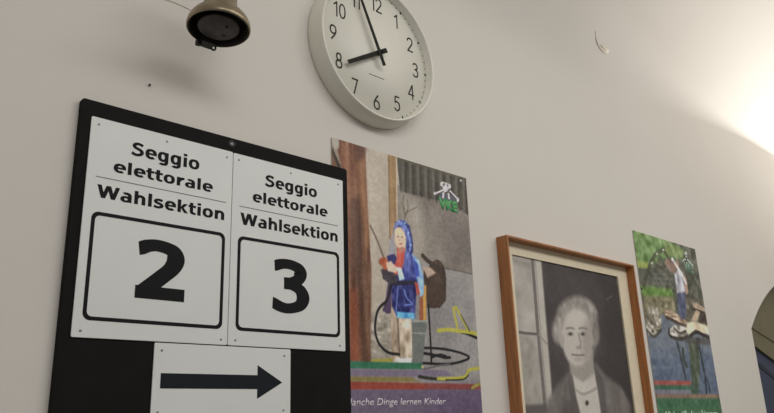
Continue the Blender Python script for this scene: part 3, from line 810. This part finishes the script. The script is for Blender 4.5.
S.poly([(394.6, 228), (396.2, 222), (399, 221), (398, 227), (395.4, 236)], (104, 112, 170), soft=0.004, a=0.8)
S.ell(400.2, 238.4, 5.7, 11.4, (212, 172, 148), rot=-8, soft=0.005)
S.ell(397.8, 231.5, 3.4, 3.6, (206, 180, 146), soft=0.005)
S.ell(398.2, 236.6, 0.9, 0.6, (104, 74, 62), soft=0.003); S.ell(402.0, 237.2, 0.9, 0.6, (104, 74, 62), soft=0.003)
S.ell(400.8, 243.9, 1.8, 0.8, (158, 92, 84), soft=0.003); S.ell(399.6, 240.2, 0.8, 1.0, (188, 140, 120), soft=0.003)
S.line([(396, 224), (402, 223.6), (407, 229), (409.6, 240), (410, 250)], 0.006, (120, 140, 200), a=0.7)
S.line([(409, 226), (412, 240), (412.4, 251)], 0.006, (40, 50, 112), a=0.8)
for q in ((399, 221.6), (405, 223), (408.6, 233), (411, 245)): S.ell(*q, 0.8, 0.9, (150, 170, 214), soft=0.004)
S.poly([(398, 248), (403.4, 246.6), (404, 251), (399, 253)], (176, 120, 102), soft=0.004)
S.line([(370.4, 226), (377, 240), (384.6, 260)], 0.006, (112, 92, 82))
S.ell(383.4, 261.6, 4.6, 4.4, (160, 78, 48), soft=0.004, tex=(70, 0.012, 0.012)); S.ell(385.6, 267, 3, 3, (172, 92, 62), soft=0.004)
S.poly([(386, 263), (391, 261), (397.5, 269), (396, 273), (388, 271)], (214, 176, 156), soft=0.004)
S.poly([(396.6, 267), (401.4, 268), (404.4, 279), (399.4, 280.5)], (172, 206, 224), soft=0.004, tex=(30, 0.01, 0.01))
# hose over the robe
S.line([(391, 286), (387.4, 299.6), (381, 306), (377, 313), (375, 327.6), (377, 339), (381.4, 346.9), (389, 352.8), (399, 354.4)], 0.0068, K)
S.line([(373, 361), (382, 360.6), (391.6, 360)], 0.009, (150, 142, 62))
# colour bands and the violet foot
S.poly([(345, 376.5), (440, 376.5), (460, 380), (485, 381), (485, 386), (345, 386)], (122, 116, 120), soft=0.004, a=0.5)
S.poly([(345, 361), (421.6, 363), (422.6, 369.6), (345, 368.6)], (52, 112, 84), soft=0.003)
S.poly([(345, 368.6), (445, 370), (455, 376), (430, 377), (345, 376.6)], (114, 104, 122), soft=0.006)
S.poly([(345, 376.4), (412, 377.4), (420, 382), (345, 382)], (126, 114, 66), soft=0.006)
S.poly([(345, 381.4), (420, 383), (476, 384), (484, 384), (484, 390), (345, 390)], (142, 64, 52), soft=0.003)
S.poly([(340, 389.6), (490, 389.6), (500, 470), (330, 470)], (102, 90, 110), soft=0.003)
S.poly([(430, 389.8), (490, 389.8), (500, 470), (430, 470)], (90, 76, 104), soft=0.06, a=0.7)
S.line([(419, 376.6), (432, 378.6), (446, 379.2)], 0.008, (50, 50, 44)); 
S.line([(438, 378.6), (450, 378.6), (463, 377.5), (467.2, 374.5), (469.4, 370), (484, 367.6)], 0.0085, Y)
S.line([(446, 380), (463, 379.4), (468.6, 375)], 0.004, (54, 54, 44))
S.line([(472, 388), (476, 385.6), (484, 382.4)], 0.008, (140, 132, 60))
S.ell(422.6, 367, 1.2, 1.2, (180, 176, 110), soft=0.003)
S.grain(14, 0.006, 31); S.grain(8, 0.03, 32); S.gain, S.shift = 1.12, -5
S.build('print', po)
def caption(o, txt, m, xl, xr, base, top, off, bold, shear, ref='H'):
    L = at(xl[0], xl[1], off); R_ = at(xr[0], xr[1], off)
    zb = at(base[0], base[1], off)[1]; zt = at(top[0], top[1], off)[1]
    return text_mesh(txt, 'caption', m, o, L[0], R_[0], zb, zt-zb, off, bold, shear, thick=0.0003, ref=ref)
caption(po, 'Manche Dinge lernen Kinder', WHITE_INK, (344.5, 400), (445.8, 402), (380, 405.3), (380, 397.8), PO, 0.004, 0.22)
def logo(o, off, pts, name, m):
    b = MB()
    for q in pts: b.prism([at(x, y, off) for x, y in q], off, off+0.0004)
    return b.build(name, m, o)
def ellp(cx, cy, rx, ry, n=14): return [(cx+rx*math.cos(2*math.pi*k/n), cy+ry*math.sin(2*math.pi*k/n)) for k in range(n)]
GREYI = mat('light_grey_ink', paint((176, 174, 172)), 0.5); DARKI = mat('slate_ink', paint((70, 70, 80)), 0.5)
em_a = logo(po, PO, [[(438.5, 196), (442, 192), (452, 195), (455, 199), (457.4, 201), (456, 202), (441, 199.6)]], 'emblem_shadow', DARKI)
logo(po, PO+0.0003, [ellp(442.4, 184.2, 2.4, 2.6), ellp(448.8, 186.4, 2.3, 2.7), ellp(445.4, 185.6, 2.6, 3.2)], 'emblem_hair', GREYI).parent = em_a
logo(po, PO+0.0006, [ellp(445.2, 188.6, 2.7, 3.6), ellp(434.8, 193.4, 1.3, 1.6), ellp(457.8, 199.8, 1.3, 2.4),
    [(442.4, 189.4), (443, 191), (436, 194.2), (435, 192.6)], [(449, 190.8), (450.4, 190.4), (457.8, 198), (456.6, 199)],
    [(442.6, 192), (444.4, 192.4), (443.8, 198.4), (442, 198)], [(447.6, 193), (449.2, 193.4), (450, 199.4), (448, 199)]], 'emblem_figure', WHITE_INK).parent = em_a
def letters(o, off, txt, m, x0, x1, y0, y1, bold):
    L, R_ = at(x0, (y0+y1)/2, off)[0], at(x1, (y0+y1)/2, off)[0]; zb, zt = at((x0+x1)/2, y1, off)[1], at((x0+x1)/2, y0, off)[1]
    return text_mesh(txt, 'logo_lettering', m, o, L, R_, zb, zt-zb, off, bold, ref='box', thick=0.0003)
letters(po, PO+0.0003, 'VKE', GREEN_INK, 438.6, 457.4, 199.6, 210.6, 0.07)
screw(po, 460.6, 180.8, PO, 0.0038, SCREW_L, 0.0015)

# --- second poster: person with a stick by a pond
qx0 = (at(632.6, 230.8, PO)[0]+at(658.5, 413, PO)[0])/2; qx1 = (at(695, 248.6, PO)[0]+at(722, 413, PO)[0])/2
qz1 = (at(632.6, 230.8, PO)[1]+at(695, 248.6, PO)[1])/2; qz0 = qz1-0.76
pq = thing('poster', ((qx0+qx1)/2, 0, qz0), 'poster of a person standing on rocks beside a pond with green foot band', 'poster', 'photo posters with green logo')
S = Picture(PO, qx0, qx1, qz0, qz1, 0.0026)
S.fill((86, 90, 76))
S.poly([(628, 225), (700, 246), (712, 320), (640, 320)], (84, 86, 74), tex=(44, 0.03, 0.03))
S.poly([(628, 225), (664, 237), (684, 250), (683, 259), (668, 258), (656, 262), (648, 268), (634, 268)], (94, 124, 68), soft=0.02, tex=(60, 0.035, 0.03))
S.poly([(664, 240), (684, 250), (682, 258), (666, 254)], (122, 134, 82), soft=0.02, a=0.7, tex=(40, 0.03, 0.02))
S.poly([(634, 260), (649, 263), (648, 269), (636, 268)], (134, 144, 62), soft=0.012, a=0.8)
S.poly([(638, 268), (674, 270), (676, 289), (640, 288)], (82, 84, 74), soft=0.01, tex=(26, 0.04, 0.012))
for y in (273, 278, 283): S.line([(652, y), (672, y+1.6)], 0.006, (106, 104, 92), a=0.6)
S.poly([(640, 285), (672, 289), (674, 298), (642, 297)], (94, 126, 60), soft=0.015, tex=(40, 0.03, 0.02))
S.poly([(641, 296), (674, 297), (676, 318), (644, 318)], (116, 110, 84), soft=0.015, tex=(44, 0.03, 0.015))
S.poly([(684, 296), (709, 300), (711, 330), (686, 326)], (96, 92, 78), soft=0.015, tex=(50, 0.03, 0.02))
S.poly([(643, 322), (662, 314), (676, 322), (712, 332), (724, 400), (650, 400)], (98, 106, 118), soft=0.012, tex=(10, 0.08, 0.02))
S.poly([(650, 352), (720, 352), (726, 400), (652, 400)], (78, 92, 114), soft=0.06, a=0.8)
for y in (345, 356, 366): S.poly([(650, y), (676, y-1), (676, y+2), (650, y+3)], (108, 116, 128), soft=0.012, a=0.4)
# trunks and boughs
S.line([(651, 262), (647.5, 273), (643.6, 285)], 0.022, (66, 64, 50), a=0.85)
S.line([(651, 262), (656, 254), (664, 249)], 0.018, (64, 64, 50), a=0.7); S.line([(664, 250), (668, 258), (674, 268)], 0.018, (74, 62, 54), a=0.8)
S.line([(655, 264), (662, 268), (668, 262)], 0.016, (62, 60, 50), a=0.7)
for q in ((651.8, 263), (657, 254), (663.4, 250)): S.ell(*q, 1.0, 1.0, (176, 182, 168), soft=0.006)
for q in ((642, 300), (655, 270), (660, 259), (690, 285), (694, 292), (698, 276)): S.ell(*q, 2.4, 3.4, (62, 62, 52), soft=0.02, a=0.7)
# rocks at the left bank
S.poly([(645, 313), (650, 306), (657, 307), (661, 318), (662, 327), (656, 335), (649, 336), (646, 326)], (126, 120, 106), soft=0.008, tex=(110, 0.022, 0.014))
S.line([(647, 330), (654, 336.6), (661, 330)], 0.012, (58, 54, 46), a=0.8)
# stones and boards
S.poly([(663, 311), (671, 310), (688, 322), (684, 326), (668, 319)], (156, 134, 112), soft=0.008, tex=(90, 0.03, 0.010))
S.line([(666, 317), (676, 322), (686, 327)], 0.014, (66, 54, 44), a=0.9)
S.poly([(669, 330), (675, 325), (688, 327), (688, 336), (681, 338.5), (671, 335)], (146, 142, 132), soft=0.008, tex=(120, 0.03, 0.016))
S.line([(669, 329), (670, 336), (680, 339), (688, 337)], 0.014, (50, 46, 42), a=0.9); S.line([(674, 328), (680, 333), (686, 331)], 0.010, (70, 62, 54), a=0.9)
S.poly([(692, 303), (697, 303), (706, 309), (705, 312), (694, 308)], (156, 138, 118), soft=0.008); S.line([(693, 309), (704, 313)], 0.012, (60, 50, 42))
S.poly([(696, 310), (700, 312), (697, 321), (691, 321)], (172, 152, 126), soft=0.008)
S.poly([(700, 313), (708, 314), (709, 322), (699, 322)], (72, 60, 52), soft=0.008)
S.poly([(686.6, 323), (693, 321.5), (709, 326), (710, 334.5), (703, 333), (696, 330), (691, 336), (686.8, 332)], (196, 182, 154), soft=0.008, tex=(30, 0.05, 0.02))
S.line([(690, 336.5), (696, 332), (703, 335), (711, 338.6)], 0.016, (54, 48, 42))
# the person: trousers, shirt, arms with sticks
S.poly([(677.4, 291), (685.4, 291), (686.4, 317), (682, 320), (678.6, 314)], (76, 80, 106), soft=0.008, tex=(36, 0.02, 0.03))
S.poly([(674.4, 274), (679, 268), (683, 273), (685.6, 292), (677, 293)], (152, 152, 160), soft=0.01, tex=(60, 0.02, 0.03))
S.poly([(684, 274), (686.6, 279), (688.4, 293), (686, 295), (684.6, 284)], (160, 126, 108), soft=0.008)
S.poly([(664, 262), (668, 258), (677, 266), (676, 273), (670, 272)], (132, 104, 92), soft=0.012, a=0.85, tex=(40, 0.02, 0.02))
S.ell(677, 265, 2.0, 4.2, (140, 110, 96), soft=0.008)
S.line([(672.4, 259), (676, 265), (682, 275), (686, 283)], 0.016, (186, 186, 184), a=0.85)
S.ell(672.4, 259.4, 1.2, 1.4, (200, 204, 202), soft=0.006)
# mirror image in the water
S.poly([(688, 341), (699.4, 341), (700, 366), (699, 384), (697.4, 393), (692, 393), (691.6, 378)], (72, 82, 66), soft=0.012, tex=(34, 0.02, 0.05))
S.line([(676.5, 340), (681, 358), (686, 381)], 0.014, (58, 62, 66)); S.line([(697.8, 340), (702, 360), (705, 376), (706.6, 394)], 0.016, (52, 58, 66))
S.line([(703, 370), (708.6, 384), (709.6, 392)], 0.012, (54, 60, 70)); S.line([(683, 349), (683.4, 358), (686.4, 366)], 0.020, (62, 72, 62))
S.poly([(676, 338), (690, 337), (712, 338), (712, 345), (690, 344)], (74, 70, 64), soft=0.012, a=0.7)
# bands and foot
S.poly([(648, 380.4), (692, 381), (690, 385.4), (650, 385.2)], (148, 74, 66), soft=0.006)
S.poly([(648, 385), (691, 385.4), (692, 390.4), (650, 389.8)], (58, 96, 72), soft=0.006)
S.poly([(648, 389.6), (692, 390), (694, 394.6), (650, 394.4)], (106, 106, 118), soft=0.006)
S.ell(695, 391, 4.6, 4.0, (62, 84, 70), soft=0.02)
S.poly([(648, 394.2), (724, 394.4), (724, 399), (650, 398.6)], (122, 98, 78), soft=0.008)
S.poly([(648, 398.2), (728, 398.2), (740, 480), (650, 480)], (60, 100, 70), soft=0.008)
S.poly([(718.5, 398), (728, 398), (740, 480), (724, 480)], (78, 90, 74), soft=0.02, a=0.5)
S.grain(22, 0.012, 41); S.grain(14, 0.03, 42); S.gain = 1.08
S.build('print', pq)
caption(pq, 'Viele süße Jung kimmer', PALE_INK, (665.4, 411), (717.2, 411.8), (690, 418.5), (690, 410.2), PO, 0.012, 0.0)
logo(pq, PO+0.0003, [ellp(685.8, 253.6, 1.5, 2.4), [(685.2, 255), (686.8, 255), (687.2, 260), (685.2, 260)], [(686, 257), (690.8, 262.6), (690.4, 264), (685.6, 258.6)], [(685.6, 257), (685.8, 258.6), (682.6, 262), (682, 261)], ellp(692.4, 265.4, 0.8, 1.4)], 'emblem_figure', mat('faded_white_ink', paint((158, 164, 156)), 0.5))
letters(pq, PO+0.0003, 'VKE', mat('faded_green_ink', paint((92, 126, 108)), 0.5), 684.6, 692.6, 262.5, 272.5, 0.03)
screw(pq, 641.7, 288.6, PO, 0.005, IRON, 0.0015); screw(pq, 697.6, 284, PO, 0.005, SCREW, 0.0015)

# ------------------------------------------------------------------ framed grey portrait
fl_, fr_, ft_, fd_, fw_ = 1.6176, 2.3512, 0.5128, 0.040, 0.0068
fb_ = -0.42
fm = thing('framed_picture', ((fl_+fr_)/2, 0, fb_), 'deep brown wooden picture frame with cream mat around a grey portrait', 'picture')
OUTL = [(fl_, fb_), (fr_, fb_), (fr_, ft_), (fl_, ft_)]
INL = [(fl_+fw_, fb_+fw_), (fr_-fw_, fb_+fw_), (fr_-fw_, ft_-fw_), (fl_+fw_, ft_-fw_)]
b = MB(); b.ring(OUTL, INL, 0.0, fd_); b.build('frame', TEAK, fm, bevel=0.0012)
ix0, ix1, iz1, iz0 = 1.675, 2.281, 0.468, -0.36
ML = [(ix0, iz0), (ix1, iz0), (ix1, iz1), (ix0, iz1)]
b = MB(); b.ring([(fl_+fw_, fb_+fw_), (fr_-fw_, fb_+fw_), (fr_-fw_, ft_-fw_), (fl_+fw_, ft_-fw_)], ML, 0.002, 0.010); b.build('mat_board', CREAM, fm)
S = Picture(0.0045, ix0-0.003, ix1+0.003, iz0-0.003, iz1+0.003, 0.0026)
S.fill((60, 55, 54))
S.poly([(540, 255), (640, 275), (650, 420), (550, 420)], (62, 56, 55), tex=(12, 0.08, 0.08))
S.poly([(598, 268), (640, 275), (660, 420), (606, 420)], (50, 45, 44), soft=0.12, a=0.8)
# window at the left
S.poly([(505, 250), (541, 259.5), (554, 420), (520, 420)], (160, 154, 144), soft=0.006, tex=(8, 0.1, 0.1))
S.poly([(505, 250), (530.4, 255), (544.6, 420), (520, 420)], (146, 140, 132), soft=0.006, tex=(26, 0.05, 0.06))
S.poly([(511, 258), (531, 263), (531.4, 268), (512, 262)], (120, 114, 106), soft=0.02, a=0.8)
S.poly([(519, 337), (534, 336), (540, 402), (526, 404)], (124, 118, 110), soft=0.03, a=0.7, tex=(40, 0.03, 0.03))
S.line([(532.2, 256), (537.8, 330), (545.6, 413)], 0.016, (92, 86, 82), a=0.9, smooth=False)
S.line([(535, 256), (540.6, 330), (548, 413)], 0.004, (118, 112, 106), a=0.8, smooth=False)
S.line([(512, 330.4), (524, 333), (538, 334.2)], 0.008, (86, 80, 76)); S.line([(538, 334.2), (547, 344)], 0.006, (120, 114, 108), a=0.8)
S.poly([(522, 405), (546, 404), (554, 420), (522, 420)], (84, 79, 76), soft=0.01)
S.line([(541.4, 262), (554, 413)], 0.006, (110, 104, 98), a=0.6, smooth=False)
# an unnamed sitter: coat, white neckcloth, grey hair
S.poly([(546, 420), (548, 400), (556, 386), (568, 374), (572, 366), (597, 364), (606, 376), (622, 388), (630, 404), (632, 420)], (98, 92, 88), soft=0.02, tex=(20, 0.03, 0.05))
S.poly([(572, 366), (577, 385), (583, 420), (562, 420), (564, 390)], (84, 78, 75), soft=0.012, tex=(16, 0.02, 0.04))
S.poly([(594, 364), (603, 378), (608, 420), (600, 420), (595, 385)], (80, 75, 72), soft=0.012)
S.poly([(572, 372), (583, 380), (594, 370), (598, 392), (602, 420), (582, 420), (576, 396)], (170, 164, 155), soft=0.01, tex=(10, 0.03, 0.05))
S.line([(576, 390), (584, 394), (597, 388)], 0.008, (134, 128, 120), a=0.8); S.ell(587, 403, 1.8, 2.6, (60, 56, 54), soft=0.006)
S.poly([(567, 350), (593, 350), (594, 374), (583, 382), (571, 374)], (134, 128, 120), soft=0.012)
HAIR = (128, 122, 115)
S.ell(577, 318, 21, 22, HAIR, soft=0.02, tex=(40, 0.02, 0.03))
S.ell(558.5, 330, 6, 14, HAIR, soft=0.02, tex=(40, 0.02, 0.03)); S.ell(594.5, 334, 5, 13, (112, 106, 100), soft=0.02, tex=(36, 0.02, 0.03))
S.ell(577, 338, 15.5, 29, (164, 157, 148), rot=-3, soft=0.014)
S.poly([(583, 312), (592, 322), (594, 350), (586, 366), (582, 350)], (134, 127, 120), soft=0.04, a=0.8)
S.ell(577, 318, 11, 9, (172, 165, 156), soft=0.04, a=0.7)
for ex in (570.5, 583):
    S.line([(ex-4, 328.6), (ex, 327.8), (ex+3.6, 328.8)], 0.007, (104, 98, 93), a=0.7)
    S.ell(ex, 334, 3.0, 1.6, (112, 106, 100), soft=0.008); S.ell(ex, 334, 1.3, 1.4, (48, 44, 42), soft=0.006)
S.line([(578.5, 334), (580.6, 343), (580, 347)], 0.008, (124, 117, 110), a=0.9); S.ell(579, 347.6, 3.0, 1.2, (120, 113, 107), soft=0.01)
S.line([(572, 354.6), (578, 355.2), (584, 355)], 0.006, (112, 104, 99)); S.ell(578, 359, 4, 1.4, (142, 135, 128), soft=0.012)
S.ell(562, 341, 2.4, 6.5, (146, 139, 131), soft=0.01)
S.ell(617, 283, 1.2, 1.6, (96, 92, 92), soft=0.01, a=0.7); S.line([(606, 300), (612, 296)], 0.006, (88, 84, 84), a=0.6)
S.grain(7, 0.008, 51); S.grain(5, 0.05, 52)
S.build('print', fm, rough=0.4)

# ------------------------------------------------------------------ marks on the wall
def on_vault(px, py):
    """survey onto the curved plaster above the wall"""
    def gap(off):
        X, Z = at(px, py, off); R, zt = fillet(X)
        if Z <= zt: return -off
        a_e = math.pi/2-PITCHV
        if Z <= zt+R*math.sin(a_e): return R-math.sqrt(max(0, R*R-(Z-zt)**2))-off
        return R-R*math.cos(a_e)+(Z-zt-R*math.sin(a_e))/math.tan(PITCHV)-off
    lo, hi = 0.0, 0.8
    for _ in range(50):
        mid = (lo+hi)/2
        if gap(mid) > 0: lo = mid
        else: hi = mid
    X, Z = at(px, py, lo)
    return X, lo, Z
p = [on_vault(x, y) for x, y in ((595.6, 31), (595.7, 35), (596.1, 39), (597.4, 43.5), (599.4, 47.2), (602.2, 50.3), (605, 52.0), (608.4, 52.6))]
fk = thing('plaster_flake', p[4], 'small curved flake lifting off the bare plaster right of the clock', 'plaster flake')
rad = [0.0014, 0.0022, 0.0030, 0.0036, 0.0045, 0.0055, 0.0050, 0.0020]
b = MB(); b.tube(p, rad, 10)
lip = [on_vault(x, y) for x, y in ((599.6, 44.5), (602.6, 47.6), (605.6, 49.8), (608.4, 51.2))]
b.tube(lip, [0.001, 0.005, 0.0065, 0.002], 8)
b.build('flake', CHIP, fk)
p = [at(x, y, 0) for x, y in ((166, 0), (173, 2.2), (180, 5), (186, 8), (193, 11.5))]
cr = thing('thin_cord', (p[2][0], 0, p[2][1]), 'thin pale cord running along the wall behind the bell', 'cord')
b = MB(); b.tube([(at(140, -9)[0], 0.001, at(140, -9)[1])]+[(q[0], 0.001, q[1]) for q in p]+[(at(215, 20)[0], 0.001, at(215, 20)[1])], 0.0007, 6); b.build('cord', CHIP_D, cr)
x, z = at(149.2, 85.4, 0)
nl = thing('wall_nail', (x, 0, z), 'tiny dark nail head in the bare wall above the black board', 'nail')
b = MB(); b.lathe([(0, 0), (0.0012, 0), (0.0012, 0.003), (0.0026, 0.003), (0.0022, 0.0042), (0, 0.0042)], (x, 0, z), 'wall', 10); b.build('nail_head', IRON, nl)
for r_o in roots:
    if '_at' in r_o: del r_o['_at']
